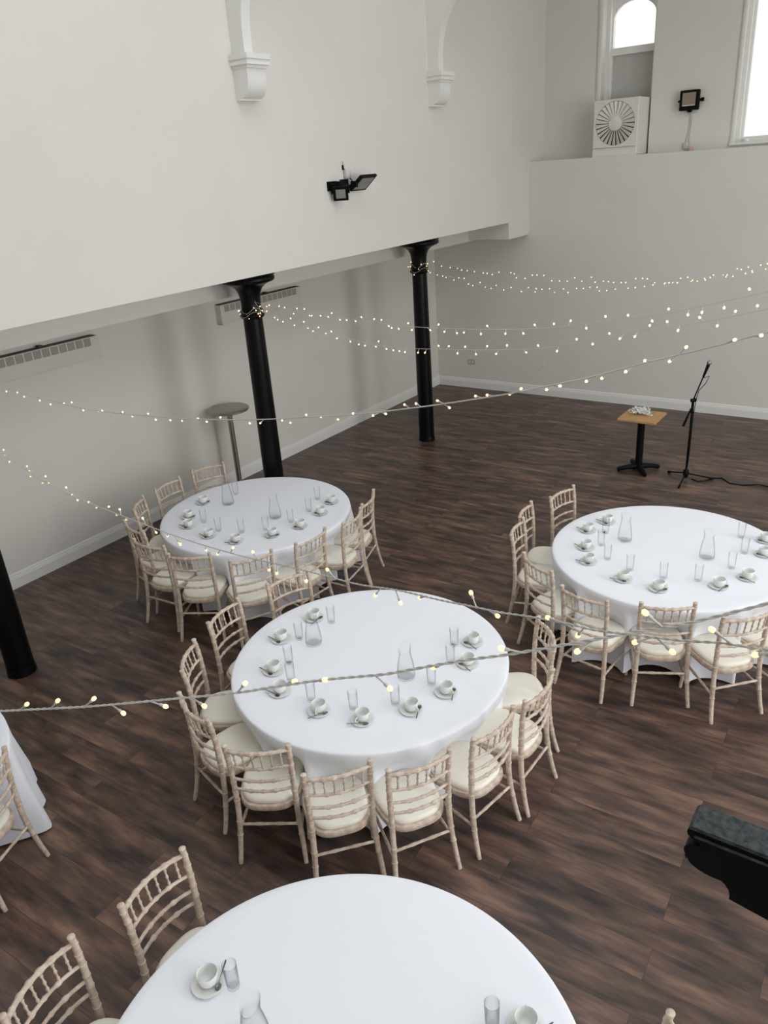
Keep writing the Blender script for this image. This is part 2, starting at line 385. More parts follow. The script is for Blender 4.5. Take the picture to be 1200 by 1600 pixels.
# ---- wall heaters under the soffit
def heater(y0, y1, label):
    x0 = XW; x1 = XW+0.105; z0, z1 = 2.225, 2.487
    root = empty('wall_heater', (XW, (y0+y1)/2, z0)); oy = (y0+y1)/2
    tag(root, label, 'heater', 'cream wall heaters high on the left wall')
    a, b = y0-oy, y1-oy; h = z1-z0
    cas = MB().use(M_heater).bbox(0.001, 0.105, a, b, 0, h-0.012, 0.006).box(0.0, 0.112, a, b, -0.004, 0.012).build('casing', root)
    MB().use(M_dark).box(0.004, 0.099, a+0.01, b-0.03, h-0.012, h-0.004).build('outlet_slot', cas)
    n = 14; u0 = a+0.06; u1 = b-0.10; st = (u1-u0)/n
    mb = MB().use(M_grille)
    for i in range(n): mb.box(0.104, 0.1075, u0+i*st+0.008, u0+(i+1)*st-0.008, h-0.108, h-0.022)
    mb.use(M_heater)
    for i in range(n):
        for k in range(9):
            z = h-0.104+k*0.0095; mb.box(0.1075, 0.1095, u0+i*st+0.008, u0+(i+1)*st-0.008, z, z+0.0028)
    mb.build('grille', cas)
    MB().use(M_dark).box(0.03, 0.08, a+(b-a)*0.55, a+(b-a)*0.55+0.05, h-0.006, h+0.018).build('bracket', cas)
heater(3.70, 5.31, 'cream wall heater high on the left wall at the picture edge')
heater(7.22, 8.85, 'cream wall heater on the left wall, partly behind the middle column')

# ---- wall sockets
o = MB().use(M_socket).bbox(-7.18, -7.035, YW-0.012, YW, 0.455, 0.54, 0.003).use(M_heater).box(-7.165, -7.115, YW-0.015, YW-0.012, 0.47, 0.525).box(-7.10, -7.05, YW-0.015, YW-0.012, 0.47, 0.525).build('wall_socket')
tag(o, 'small grey double socket low on the back wall near the corner', 'socket')
o = MB().use(M_plastic).bbox(-5.66, -5.60, YW-0.010, YW, 0.52, 0.60, 0.003).build('cable_outlet')
tag(o, 'tiny white cable outlet low on the back wall, right of the grey socket', 'outlet')

# ---- extractor fan standing on the ledge
def fan():
    root = empty('extractor_fan', (-4.575, 12.86, ZL)); tag(root, 'square off-white extractor fan with round louvred grille on the ledge', 'fan')
    MB().use(M_fan).bbox(-0.345, 0.345, 0.03, YB-12.86+0.15, 0.0, 0.79, 0.008).build('housing', root)
    cx, cz, r = -0.0, 0.455, 0.305
    mb = MB().use(M_fan)
    n = 48; ring = [(cx+r*math.cos(2*PI*i/n), cz+r*math.sin(2*PI*i/n)) for i in range(n)]
    # front plate with round hole
    sq = []
    for i in range(n):
        a = 2*PI*i/n; c, s = math.cos(a), math.sin(a); k = 0.335/max(abs(c), abs(s)); sq.append((cx+c*k, cz+s*k*0.98))
    vs = [(x, 0.0, z) for x, z in ring] + [(x, 0.0, z) for x, z in sq] + [(x, 0.03, z) for x, z in ring] + [(x, 0.03, z) for x, z in sq]
    fs = []
    for i in range(n):
        j = (i+1) % n
        fs += [(i, j, n+j, n+i), (i, 2*n+i, 2*n+j, j), (n+i, n+j, 3*n+j, 3*n+i)]
    mb.add(vs, fs); mb.box(-0.335, 0.335, 0.0, 0.03, 0.0, 0.115); mb.box(-0.335, 0.335, -0.006, 0.0, 0.105, 0.112)
    plate = mb.build('front_plate', root)
    rec = MB().use(M_dark).lathe([(0, 0), (r, 0)], 48).build('recess', plate)
    rec.rotation_euler = (PI/2, 0, 0); rec.location = (cx, 0.026, cz)
    mb = MB().use(M_fan); nb = 26
    for i in range(nb):
        a = 2*PI*i/nb; a2 = a + 2*PI/nb*0.80
        p = lambda rr, t, y: (cx+rr*math.cos(t), y, cz+rr*math.sin(t))
        q = [p(0.095, a, 0.016), p(r-0.004, a, 0.020), p(r-0.004, a2, -0.006), p(0.095, a2, 0.004)]
        q2 = [(v[0], v[1]+0.004, v[2]) for v in q]
        mb.add(q+q2, [(0,1,2,3),(7,6,5,4),(0,4,5,1),(1,5,6,2),(2,6,7,3),(3,7,4,0)])
    mb.build('blades', plate)
    o = MB().use(M_fan).lathe([(0, 0.014), (0.07, 0.012), (0.1, 0.002), (0.102, -0.012), (0, -0.012)], 32).build('hub', plate, True)
    o.rotation_euler = (PI/2, 0, 0); o.location = (cx, 0.002, cz)
fan()

# ---- floodlights
def flood_back():
    root = empty('floodlight', (-3.60, YB, 4.60)); tag(root, 'square black floodlight with amber glass between the two high windows', 'floodlight')
    t = Matrix.Rotation(math.radians(14), 4, 'X')
    mb = MB().use(M_blackmat).bbox(-0.14, 0.14, -0.115, -0.04, -0.145, 0.125, 0.012)
    for k in range(-4, 5): mb.box(k*0.028-0.004, k*0.028+0.004, -0.04, -0.015, -0.10, 0.10)
    mb.box(-0.16, 0.16, -0.09, -0.06, -0.02, 0.0); mb.build('housing', root)
    MB().use(M_lens2).box(-0.098, 0.092, -0.119, -0.115, -0.085, 0.09).use(M_plastic).box(-0.09, 0.085, -0.121, -0.119, -0.084, -0.074).build('glass', root)
    mb = MB().use(M_blackmat).box(0.14, 0.165, -0.10, 0.0, -0.03, -0.005).box(-0.165, -0.14, -0.10, 0, -0.03, -0.005).box(0.16, 0.20, -0.085, -0.05, -0.04, 0.01)
    mb.box(-0.03, 0.03, -0.05, 0, -0.17, -0.13); mb.build('bracket', root)
    pts = [(0.02, -0.03, -0.15), (0.012, -0.01, -0.25), (0.0, -0.008, -0.42), (-0.02, -0.012, -0.60), (-0.01, -0.03, -0.66), (0.03, -0.04, -0.67)]
    mb = MB().use(M_cable).tube(pts, 0.006, 6).tube([(0.03, -0.03, -0.15), (0.035, -0.01, -0.3), (0.02, -0.008, -0.5), (0.03, -0.02, -0.64)], 0.005, 6)
    mb.bbox(-0.06, 0.02, -0.035, 0, -0.66, -0.58, 0.006); mb.build('cable', root, True)
    o = MB().use(M_pink).lathe([(0, 0), (0.035, 0.0), (0.042, 0.02), (0.036, 0.045), (0, 0.055)], 16).build('plug'); o.location = (-3.53, YB-0.06, ZL); tag(o, 'small pinkish plug lying on the ledge under the amber floodlight', 'plug')
    o = MB().use(M_plastic).lathe([(0, 0), (0.045, 0.0), (0.055, 0.018), (0.04, 0.04), (0, 0.05)], 16).build('socket_cap'); o.location = (-2.78, YB-0.01, 3.97); tag(o, 'small round white cap on the sill of the right-hand window', 'cap')
flood_back()

def flood_left():
    # larger one, tilted slab
    root = empty('floodlight', (XS, 7.78, 3.84)); tag(root, 'black floodlight with a wide tilted head on the upper left wall', 'floodlight')
    c = Vector((0.145, 0.17, -0.005)); ax = Vector((0.085, 0.01, 0.075)); ay = Vector((0.0, 0.150, 0.0)); n = ax.cross(ay).normalized(); n = n if n.z < 0 else -n
    mb = MB().use(M_blackmat).obox(c - n*0.006, ax, ay, n*0.014)
    for k in range(-5, 6): mb.obox(c - n*0.028 + ay*(k/6.0), ax*0.8, Vector((0, 0.004, 0)), n*0.009)
    mb.build('head', root)
    MB().use(M_lens).obox(c + n*0.010, ax*0.76, ay*0.80, n*0.002).build('glass', root)
    MB().use(M_blackmat).box(0, 0.03, -0.10, 0.03, -0.09, 0.05).obox((0.09, -0.01, -0.03), (0.085, 0, 0.015), (0, 0.012, 0), (0, 0, 0.02)).obox((0.12, 0.02, -0.01), (0.03, 0, 0), (0, 0.03, 0), (0, 0, 0.035)).build('bracket', root)
    mb = MB().use(M_cable).tube([(0.012, -0.02, 0.24), (0.02, -0.02, 0.17), (0.03, 0.03, 0.12)], 0.007, 6).bbox(0, 0.05, -0.02, 0.07, 0.06, 0.145, 0.006)
    mb.use(M_blackmat).tube([(0.03, 0.05, 0.07), (0.05, 0.075, 0.03), (0.07, 0.06, -0.01)], 0.006, 6).box(0.0, 0.02, -0.035, -0.01, 0.15, 0.20)
    mb.build('cable', root, True)
    root = empty('floodlight', (XS, 7.55, 3.78)); tag(root, 'small square black floodlight left of the wide one on the upper left wall', 'floodlight')
    d = Vector((0.55, -0.75, -0.35)).normalized(); s = d.cross(Vector((0, 0, 1))).normalized(); u = s.cross(d)
    c = Vector((0.12, -0.02, -0.03))
    MB().use(M_blackmat).obox(c, s*0.085, u*0.078, d*0.02).obox(c-d*0.04, s*0.06, u*0.055, d*0.03).build('head', root)
    MB().use(M_lens).obox(c+d*0.0215, s*0.055, u*0.05, d*0.002).build('glass', root)
    mb = MB().use(M_blackmat).box(0, 0.02, -0.11, 0.06, 0.0, 0.10).tube([c-s*0.095, c-s*0.095-d*0.06+u*0.06, (0.02, -0.06, 0.07)], 0.012, 6).tube([c+s*0.095, c+s*0.095-d*0.06+u*0.06, (0.02, 0.05, 0.07)], 0.012, 6)
    mb.obox((0.07, 0.02, 0.06), (0.05, 0, 0), (0, 0.05, 0), (0, 0, 0.035)); mb.build('bracket', root, True)
flood_left()

# ------------------------------------------------------------------ tables and cloths
TAB = {'C': (-2.9275, 3.6676), 'B': (-5.5483, 5.2515), 'D': (-1.5615, 6.2785), 'A': (-1.3679, 1.2705), 'E': (-5.00, 0.92)}
NAME = {'C': 'the centre table', 'B': 'the far left table', 'D': 'the far right table', 'A': 'the nearest table', 'E': 'the table cut off at the left'}
# chairs: middle of the two back-post tops at z 0.91, outward direction (degrees), label
CH = {
 'C': [((-4.178, 3.452), -171, 'at the left of the centre table, second one down its left side'),
       ((-4.084, 4.111), 160, 'squeezed between the centre and far left tables, left-hand of two'),
       ((-3.955, 2.885), -145, 'at lower left of the centre table, seen nearly edge-on'),
       ((-3.484, 2.498), -116, 'at front left of the centre table'),
       ((-2.863, 2.431), -84, 'at the front of the centre table, left of the middle'),
       ((-2.328, 2.532), -58, 'at the front of the centre table, second from its right side'),
       ((-1.958, 2.824), -41, 'at front right of the centre table'),
       ((-1.740, 3.320), -12, 'at the right of the centre table, lower of two'),
       ((-1.659, 3.791), 8, 'at the right of the centre table, upper one with clear seat'),
       ((-1.875, 4.389), 36, '')],
 'B': [((-6.764, 5.729), 154, 'behind the far left table, nearest the steel bar table'),
       ((-6.792, 5.136), -174, 'behind the far left table against the white wall, second from the bar table'),
       ((-6.636, 4.612), -148, 'at the left end of the far left table, rearmost one'),
       ((-6.354, 4.250), -132, 'at the left end of the far left table, half hidden by another chair'),
       ((-5.990, 4.020), -108, 'at the front left of the far left table, outermost one'),
       ((-5.500, 3.950), -88, 'at the front of the far left table, second from the left'),
       ((-4.930, 4.080), -61, 'at the front of the far left table, near its middle'),
       ((-4.424, 4.600), -32, 'at the front right of the far left table'),
       ((-4.290, 5.180), -5, 'at the right end of the far left table, nearer one'),
       ((-4.440, 5.810), 22, 'at the right end of the far left table, rearmost one')],
 'D': [], 'A': [], 'E': []}
ZP = 0.92       # height of the back-post tops
def mid(a, b):
    A = onz(a, ZP); B = onz(b, ZP); return A, B
def chairs_from_px(k, rows):
    out = []
    for (a, b, lb) in rows:
        A, B = mid(a, b); m = (A+B)/2; w_ = B-A; n = Vector((w_.y, -w_.x)).normalized()
        v = Vector((m.x-TAB[k][0], m.y-TAB[k][1]))
        if n.dot(v) < 0: n = -n
        va = math.degrees(math.atan2(v.y, v.x)); na = math.degrees(math.atan2(n.y, n.x))
        out.append(((m.x, m.y), na, lb))
    return out
CH['C'] = chairs_from_px('C', [
  ((325.3,972),(370.7,934.7), 'at upper left of the centre table, seat mostly under the cloth'),
  ((416.5,912.7),(480.7,888.8), 'on the far side of the centre table, touching far left chairs'),
  ((284,1048),(302.7,998.7), 'at the left of the centre table, back seen nearly edge-on'),
  ((280,1082.7),(323,1123), 'at lower left of the centre table, turned to the right'),
  ((351,1165),(448,1163), 'at the front left of the centre table, back facing the camera'),
  ((473.8,1210.5),(577.7,1187), 'at the front middle of the centre table, nearest to the near table'),
  ((606.6,1203),(702.4,1170), 'at the front of the centre table, right of the middle'),
  ((740,1154),(802,1103.8), 'at the front right of the centre table'),
  ((820.5,1095.3),(863.9,1044.8), 'at the right of the centre table, lower of the pair'),
  ((865.3,1005.7),(843,965), 'at the right of the centre table, upper of the pair')])
CH['B'] = chairs_from_px('B', [
  ((300.3,733),(346.8,722), 'behind the far left table, nearest the steel bar table'),
  ((242.3,763),(278.3,744.7), 'behind the far left table, second from the steel bar table'),
  ((210.0,795),(221.5,776), 'at the left end of the far left table, the rearmost'),
  ((202,817.3),(214,824), 'at the left end of the far left table, half hidden'),
  ((208,841.5),(256,852.5), 'at the front left corner of the far left table'),
  ((263.6,865),(325.6,863.9), 'at the front of the far left table, second from the left'),
  ((357.8,876),(424.6,858.4), 'at the front of the far left table, third from the left'),
  ((461.6,848.5),(507.5,824), 'at the front right of the far left table'),
  ((536.4,817.3),(563,793), 'at the right end of the far left table, nearer of two'),
  ((565,788),(584,764), 'at the right end of the far left table, farther of two')])
CH['D'] = chairs_from_px('D', [
  ((858.8,776.8),(897,757.5), 'behind the far right table, standing clear at its upper left'),
  ((814,805),(828,785.5), 'at the left of the far right table, second from the back'),
  ((803.5,829),(813,815), 'at the left of the far right table, third from the back'),
  ((820,864),(860,890.5), 'at the lower left of the far right table'),
  ((879,914.7),(947.3,937.8), 'at the front left of the far right table, lights across it'),
  ((1002,941),(1087,942), 'at the front middle of the far right table'),
  ((1133,963),(1205,950), 'at the front of the far right table, nearest the right picture edge')])
CH['D'].append(((-0.40, 5.72), -24, 'beyond the far right table, only its seat edge showing'))
CH['A'] = chairs_from_px('A', [
  ((189,1413.8),(284,1326), 'at the upper left of the nearest table'),
  ((14,1575),(101.5,1474), 'at the lower left picture corner by the nearest table')])
p = onz((1048,1583), ZP); a_ = math.radians(30)
CH['A'].append(((p.x+0.19*math.sin(a_), p.y-0.19*math.cos(a_)), 30, 'at the bottom right picture edge, only a post top visible'))
p = onz((6,1168), ZP); a_ = math.radians(21)
CH['E'] = [((p.x+0.19*math.sin(a_), p.y-0.19*math.cos(a_)), 21, 'at the left picture edge by the cut-off table')]

ZT = 0.75
def add_table(k):
    cx, cy = TAB[k]; rnd = random.Random(ord(k))
    root = empty('round_table', (cx, cy, 0)); tag(root, 'round banquet table under the cloth, ' + NAME[k], 'table')
    MB().use(M_wood).lathe([(0, ZT-0.035), (0.955, ZT-0.035), (0.965, ZT-0.025), (0.965, ZT-0.010), (0.955, ZT-0.006), (0, ZT-0.006)], 64).build('tabletop', root, True)
    for sx in (-1, 1):
        for sy in (-1, 1): MB().use(M_blackmat).tube([(sx*0.42, sy*0.42, 0), (sx*0.42, sy*0.42, ZT-0.035)], 0.014, 8).build('leg', root, True)
    # cloth
    N = 360; chs = []
    for (m, na, lb) in CH[k]:
        ax = math.cos(math.radians(na)); ay = math.sin(math.radians(na))
        # seat front centre, local to the table
        fx = m[0]-ax*0.25-cx; fy = m[1]-ay*0.25-cy
        chs.append((math.atan2(fy, fx), fx, fy, ax, ay))
    ph = [rnd.uniform(0, 6.28) for _ in range(6)]
    def fold(th): return 0.5*math.sin(11*th+ph[0]) + 0.35*math.sin(17*th+ph[1]) + 0.3*math.sin(26*th+ph[2]+0.8*math.sin(3*th+ph[3]))
    def rlim(th, z):           # how far out the cloth may hang before it meets a tucked-in seat
        r = 9.0; dx, dy = math.cos(th), math.sin(th)
        for (a, fx, fy, ax, ay) in chs:
            # seat footprint: disc of radius .215 around the seat centre
            sx_, sy_ = m0 = (fx+ax*0.035, fy+ay*0.035)
            b = dx*sx_+dy*sy_; c_ = sx_*sx_+sy_*sy_-0.236**2; disc = b*b-c_
            if disc > 0 and b > 0: r = min(r, b-math.sqrt(disc))
        return r
    lims = [rlim(2*PI*i/N, 0) for i in range(N)]
    # smooth the limit circularly
    for _ in range(3): lims = [min(lims[i], (min(lims[i-1], 1.1)+2*min(lims[i], 1.1)+min(lims[(i+1) % N], 1.1))/4) for i in range(N)]
    def rad(th, z, i):
        t = (ZT-z)/ZT
        r = 1.0 + 0.075*t**1.2 + 0.075*t**1.1*fold(th)
        lo = min(lims[i], 1.2)
        s = min(1, max(0, (0.70-z)/0.22)); s = s*s*(3-2*s)
        if lo < r: r = r*(1-s) + lo*s
        return r
    mb = MB().use(M_cloth); vs = []; fs = []
    rings = [(0.25, ZT), (0.5, ZT), (0.75, ZT), (0.94, ZT), (0.985, ZT-0.0005), (0.995, ZT-0.004), (1.0, ZT-0.012)]
    vs.append((0, 0, ZT))
    for (r, z) in rings:
        for i in range(N): vs.append((r*math.cos(2*PI*i/N), r*math.sin(2*PI*i/N), z))
    zs = [0.71, 0.67, 0.63, 0.59, 0.55, 0.51, 0.47, 0.42, 0.34, 0.26, 0.18, 0.10, 0.03]
    for z in zs:
        for i in range(N):
            th = 2*PI*i/N; r = rad(th, z, i); zz = z
            if z == zs[-1]: zz = 0.028 + 0.018*math.sin(4*th+ph[4]) 
            vs.append((r*math.cos(th), r*math.sin(th), max(0.006, zz)))
    for i in range(N): fs.append((0, 1+i, 1+(i+1) % N))
    for q in range(len(rings)+len(zs)-1):
        for i in range(N):
            j = (i+1) % N; fs.append((1+q*N+i, 1+(q+1)*N+i, 1+(q+1)*N+j, 1+q*N+j))
    mb.add(vs, fs); o = mb.build('tablecloth', None, True, 80); o.location = (cx, cy, 0)
    tag(o, 'plain white floor-length tablecloth draped over ' + NAME[k], 'tablecloth')
for k in TAB: add_table(k)

# ------------------------------------------------------------------ chairs
def leg_tube(mb, pts, radii, rings):
    # resample with bamboo rings at given heights
    P = [Vector(p) for p in pts]; out = []; rr = []
    n = 400; seg = []
    tot = sum((P[i+1]-P[i]).length for i in range(len(P)-1))
    # Catmull-Rom
    def cr(t):
        x = t*(len(P)-1); i = min(int(x), len(P)-2); f = x-i
        p0, p1, p2, p3 = P[max(i-1, 0)], P[i], P[i+1], P[min(i+2, len(P)-1)]
        return 0.5*((2*p1)+(p2-p0)*f+(2*p0-5*p1+4*p2-p3)*f*f+(3*p1-p0-3*p2+p3)*f**3), radii[i]*(1-f)+radii[i+1]*f
    for i in range(n+1):
        p_, r_ = cr(i/n); b = 0
        for z in rings:
            d = abs(p_.z-z)
            if d < 0.005: b = max(b, 0.0032*(1-(d/0.005)**6))
        out.append(p_); rr.append(r_+b)
    mb.tube(out, rr, 10)
    return mb
def beam_curve(mb, y0, x, z0, sag, r, rings=(), n=16, dz=0.0):
    pts = []; rr = []
    for i in range(n*2+1):
        t = -1 + i/n; pts.append((x*t, y0-sag*(1-t*t), z0+dz*(1-t*t))); b = 0
        for q in rings:
            if abs(t-q) < 0.05: b = 0.0042
        rr.append(r+b)
    mb.tube(pts, rr, 8)
    return mb
def make_chair():
    root = empty('dining_chair')
    # local: +y is the front, the sitter's side; tops of back posts at y=-0.25
    sd = (-1, 1)
    # seat frame (D shape, rounded)
    def outline(sx, yb, yf, k, n=48):
        pts = []
        for i in range(n):
            a = 2*PI*i/n; c, s = math.cos(a), math.sin(a)
            e = 2.0/3.1
            x = sx*(abs(c)**e)*(1 if c > 0 else -1); y = (abs(s)**e)*(1 if s > 0 else -1)
            yy = (yf if y > 0 else -yb)*abs(y)
            x *= 1.0 + 0.05*(yy/0.2)
            pts.append((x, yy))
        return pts
    def slab(mb, rows, n=48):
        vs = []; fs = []
        for (s, z) in rows:
            for (x, y) in outline(0.206*s, 0.240*s, 0.215*s, 0): vs.append((x, y, z))
        for q in range(len(rows)-1):
            for i in range(n): j = (i+1) % n; fs.append((q*n+i, q*n+j, (q+1)*n+j, (q+1)*n+i))
        fs.append(tuple(reversed(range(n)))); fs.append(tuple(range((len(rows)-1)*n, len(rows)*n)))
        mb.add(vs, fs); return mb
    slab(MB().use(M_wood), [(0.93, 0.382), (0.985, 0.385), (1.0, 0.392), (1.0, 0.416), (0.985, 0.424), (0.93, 0.427)]).build('seat_frame', root, True)
    slab(MB().use(M_seat), [(0.895, 0.425), (0.916, 0.432), (0.920, 0.443), (0.905, 0.453), (0.865, 0.461), (0.78, 0.467), (0.5, 0.471), (0.05, 0.472)]).build('seat_cushion', root, True)
    for s in sd:
        mb = MB().use(M_wood)
        leg_tube(mb, [(s*0.211, -0.290, 0.0), (s*0.202, -0.258, 0.12), (s*0.191, -0.231, 0.28), (s*0.186, -0.220, 0.42), (s*0.186, -0.220, 0.60), (s*0.189, -0.230, 0.78), (s*0.192, -0.250, 0.915)],
                 [0.0145, 0.0165, 0.018, 0.0185, 0.0175, 0.017, 0.0165], (0.20, 0.30, 0.465, 0.54, 0.61, 0.68, 0.75, 0.815, 0.875))
        mb.lathe([(0.0165, 0.0), (0.0185, 0.004), (0.0185, 0.010), (0.012, 0.015), (0, 0.016)], 10, (s*0.192, -0.250, 0.910))
        mb.build('leg', root, True)
    for s in sd:
        mb = MB().use(M_wood)
        leg_tube(mb, [(s*0.188, 0.175, 0.0), (s*0.176, 0.160, 0.22), (s*0.168, 0.150, 0.395)], [0.0135, 0.0165, 0.0175], (0.19, 0.30, 0.375))
        mb.build('leg', root, True)
    yz = lambda z: -0.220 - 0.030*(max(0, z-0.55)/0.365)**1.6
    mb = MB().use(M_wood)
    beam_curve(mb, yz(0.877), 0.190, 0.877, 0.042, 0.0125, (-0.75, -0.45, -0.15, 0.15, 0.45, 0.75), dz=0.004)
    for z in (0.750, 0.648, 0.565): beam_curve(mb, yz(z), 0.186, z, 0.038, 0.0095, (-0.4, 0, 0.4))
    back = mb.build('backrest', root, True)
    for i in range(6):
        t = -0.75 + i*0.3; x = t*0.190; b = 0.040*(1-t*t)
        p0 = Vector((x*0.985, yz(0.750)-0.038*(1-t*t), 0.755)); p1 = Vector((x, yz(0.877)-0.042*(1-t*t), 0.871)); pts = []; rr = []
        for q in range(21):
            u = q/20; pts.append(p0.lerp(p1, u)); rr.append(0.0052+0.0036*max(0, math.cos(u*2*PI*3+PI))**1)
        MB().use(M_wood).tube(pts, rr, 7).build('spindle', back, True)
    def st(a, b, r=0.0095):
        a = Vector(a); b = Vector(b); pts = [a.lerp(b, i/12) for i in range(13)]
        rr = [r + (0.0025 if i in (4, 8) else 0) for i in range(13)]
        MB().use(M_wood).tube(pts, rr, 8).build('stretcher', root, True)
    st((-0.194, -0.232, 0.275), (0.194, -0.232, 0.275))
    st((-0.196, -0.238, 0.225), (-0.174, 0.158, 0.245)); st((0.196, -0.238, 0.225), (0.174, 0.158, 0.245))
    st((-0.172, 0.156, 0.315), (0.172, 0.156, 0.315))
    return root
proto = make_chair(); first = True
for k in ('C', 'B', 'D', 'A', 'E'):
    for (m, na, lb) in CH[k]:
        o = proto if first else copy_tree(proto)
        first = False
        a = math.radians(na); ox, oy = math.cos(a), math.sin(a)
        o.location = (m[0]-ox*0.25, m[1]-oy*0.25, 0); o.rotation_euler = (0, 0, a+PI/2)
        tag(o, 'limewashed ivory-seat chair ' + lb, 'chair', 'limewashed chairs around ' + NAME[k])

# ------------------------------------------------------------------ crockery and glass
def cup_mesh():
    mb = MB().use(M_china)
    mb.lathe([(0, 0.0), (0.024, 0.0), (0.025, 0.004), (0.033, 0.009), (0.0405, 0.020), (0.0440, 0.036), (0.0455, 0.052), (0.0468, 0.069), (0.0458, 0.0702), (0.0440, 0.067), (0.0425, 0.050), (0.0405, 0.036), (0.036, 0.022), (0.026, 0.012), (0.012, 0.009), (0, 0.008)], 32)
    return mb.mesh('cup', True, 60)
def handle_mesh():
    mb = MB().use(M_china); pts = [(0.0425, 0, 0.054)]
    for i in range(9):
        a = PI*0.42 - i/8*PI*0.95; pts.append((0.048+0.019*math.cos(a), 0, 0.036+0.018*math.sin(a)))
    pts.append((0.036, 0, 0.020)); mb.tube(pts, 0.0036, 8); return mb.mesh('handle', True)
def saucer_mesh():
    mb = MB().use(M_china)
    mb.lathe([(0, 0.0), (0.036, 0.0), (0.040, 0.003), (0.060, 0.009), (0.077, 0.015), (0.078, 0.017), (0.0755, 0.0175), (0.058, 0.012), (0.040, 0.007), (0.027, 0.006), (0.026, 0.0055), (0, 0.0055)], 40)
    return mb.mesh('saucer', True, 60)
def spoon_mesh():
    mb = MB().use(M_steel); vs = []; fs = []; n = 16
    for (s, z) in ((0.15, -0.0035), (0.6, -0.0025), (1.0, 0.0), (0.96, 0.0012), (0.55, -0.0012), (0.12, -0.0022)):
        for i in range(n):
            a = 2*PI*i/n; vs.append((0.019*s*math.cos(a), 0.0135*s*math.sin(a), z))
    for q in range(5):
        for i in range(n): j = (i+1) % n; fs.append((q*n+i, q*n+j, (q+1)*n+j, (q+1)*n+i))
    fs.append(tuple(reversed(range(n)))); fs.append(tuple(range(5*n, 6*n))); mb.add(vs, fs)
    pts = [(0.014, 0, 0), (0.024, 0, 0.003), (0.05, 0, 0.006), (0.085, 0, 0.005), (0.112, 0, 0.003), (0.122, 0, 0.003)]
    mb.tube(pts, [0.0028, 0.0023, 0.0024, 0.0031, 0.0042, 0.0028], 6)
    return mb.mesh('teaspoon', True, 50)
def glass_mesh():
    mb = MB().use(M_glass)
    mb.lathe([(0, 0), (0.026, 0), (0.0275, 0.002), (0.029, 0.02), (0.0325, 0.145), (0.0318, 0.146), (0.0308, 0.145), (0.0272, 0.022), (0.0235, 0.014), (0.012, 0.011), (0, 0.010)], 32)
    return mb.mesh('drinking_glass', True, 60)
def carafe_mesh():
    mb = MB().use(M_glass); n = 40
    prof = [(0, 0), (0.050, 0), (0.058, 0.004), (0.0625, 0.016), (0.062, 0.05), (0.057, 0.10), (0.049, 0.15), (0.042, 0.185), (0.0395, 0.205), (0.041, 0.225), (0.044, 0.245),
            (0.0425, 0.2455), (0.0385, 0.225), (0.037, 0.205), (0.0395, 0.185), (0.0465, 0.15), (0.0545, 0.10), (0.0595, 0.05), (0.0595, 0.020), (0.050, 0.011), (0, 0.009)]
    mb.lathe(prof, n)
    # slanted pouring lip
    vs = []
    for (x, y, z) in mb.v:
        if z > 0.195: z += (z-0.195)/0.05*0.030*(x/0.044); x *= 1.0 + (0.10 if x > 0.03 else 0)*(z-0.195)/0.05
        vs.append((x, y, z))
    mb.v = vs
    return mb.mesh('carafe', True, 60)
ME = dict(cup=cup_mesh(), handle=handle_mesh(), saucer=saucer_mesh(), spoon=spoon_mesh(), glass=glass_mesh(), carafe=carafe_mesh())
def inst(name, me, loc, rz, parent=None):
    o = bpy.data.objects.new(name, me); C.objects.link(o); o.location = loc; o.rotation_euler = (0, 0, rz)
    if parent is not None: o.parent = parent
    return o
def pxang(q, d):
    A = onz(q, ZT); B = onz((q[0]+d[0], q[1]+d[1]), ZT); return math.atan2(B.y-A.y, B.x-A.x)
# saucer centre, spoon handle direction in the photo, place words
CUPS = {
 'C': [((440,999),(-12,-6),'at its upper left'), ((428,1048),(-16,-9),'at its left, middle of three'), ((438,1081),(-20,-9),'at its left, lowest of three'),
       ((499,1111),(-26,9),'at its front left'), ((567,1125),(-29,1),'at its front middle'), ((643,1109),(-5,18),'at its front right of the middle'),
       ((697,1082),(-3,16),'at its front right'), ((731,1037),(10,8),'at its right, nearer of two'), ((739,1004),(12,8),'at its right, farther of two'), ((491,966),(-10,8),'at its far left behind the carafe')],
 'B': [((318,785.5),(-8,6),'at its back left beside the carafe'), ((295,808),(-8,4),'at its left end, farther of two'), ((295,822.5),(-10,-4),'at its left end, nearer of two'),
       ((326.7,837.5),(-14,-7),'at its front left'), ((368.8,846),(-14,0),'at its front, second from the left'), ((425.9,836),(-10,4),'at its front middle'),
       ((469.3,822.7),(12,4),'at its front right'), ((501.3,802),(8,6),'at its right end, nearer of two'), ((518,784.5),(9,4),'at its right end, farther of two')],
 'D': [((949,816),(-18,-7),'at its upper left, farthest back'), ((918.5,829),(-16,-8),'at its upper left, second from the back'), ((915.6,856),(-14,-8),'at its left end, farther of two'),
       ((919.4,878),(-18,-5),'at its left end, nearer of two'), ((973.4,904.8),(-16,-3),'at its front left'), ((1028.5,920),(-14,6),'at its front middle'),
       ((1123.3,916),(-12,8),'at its front right'), ((1168,903),(14,6),'at its right near the picture edge'), ((1194,866.5),(12,5),'at the picture edge, nearer of two'), ((1196,845),(12,5),'at the picture edge, farther of two')],
 'A': [((326.7,1536),(12,-38),'at its left'), ((822,1606),(14,-10),'at its right, cut by the picture bottom')]}
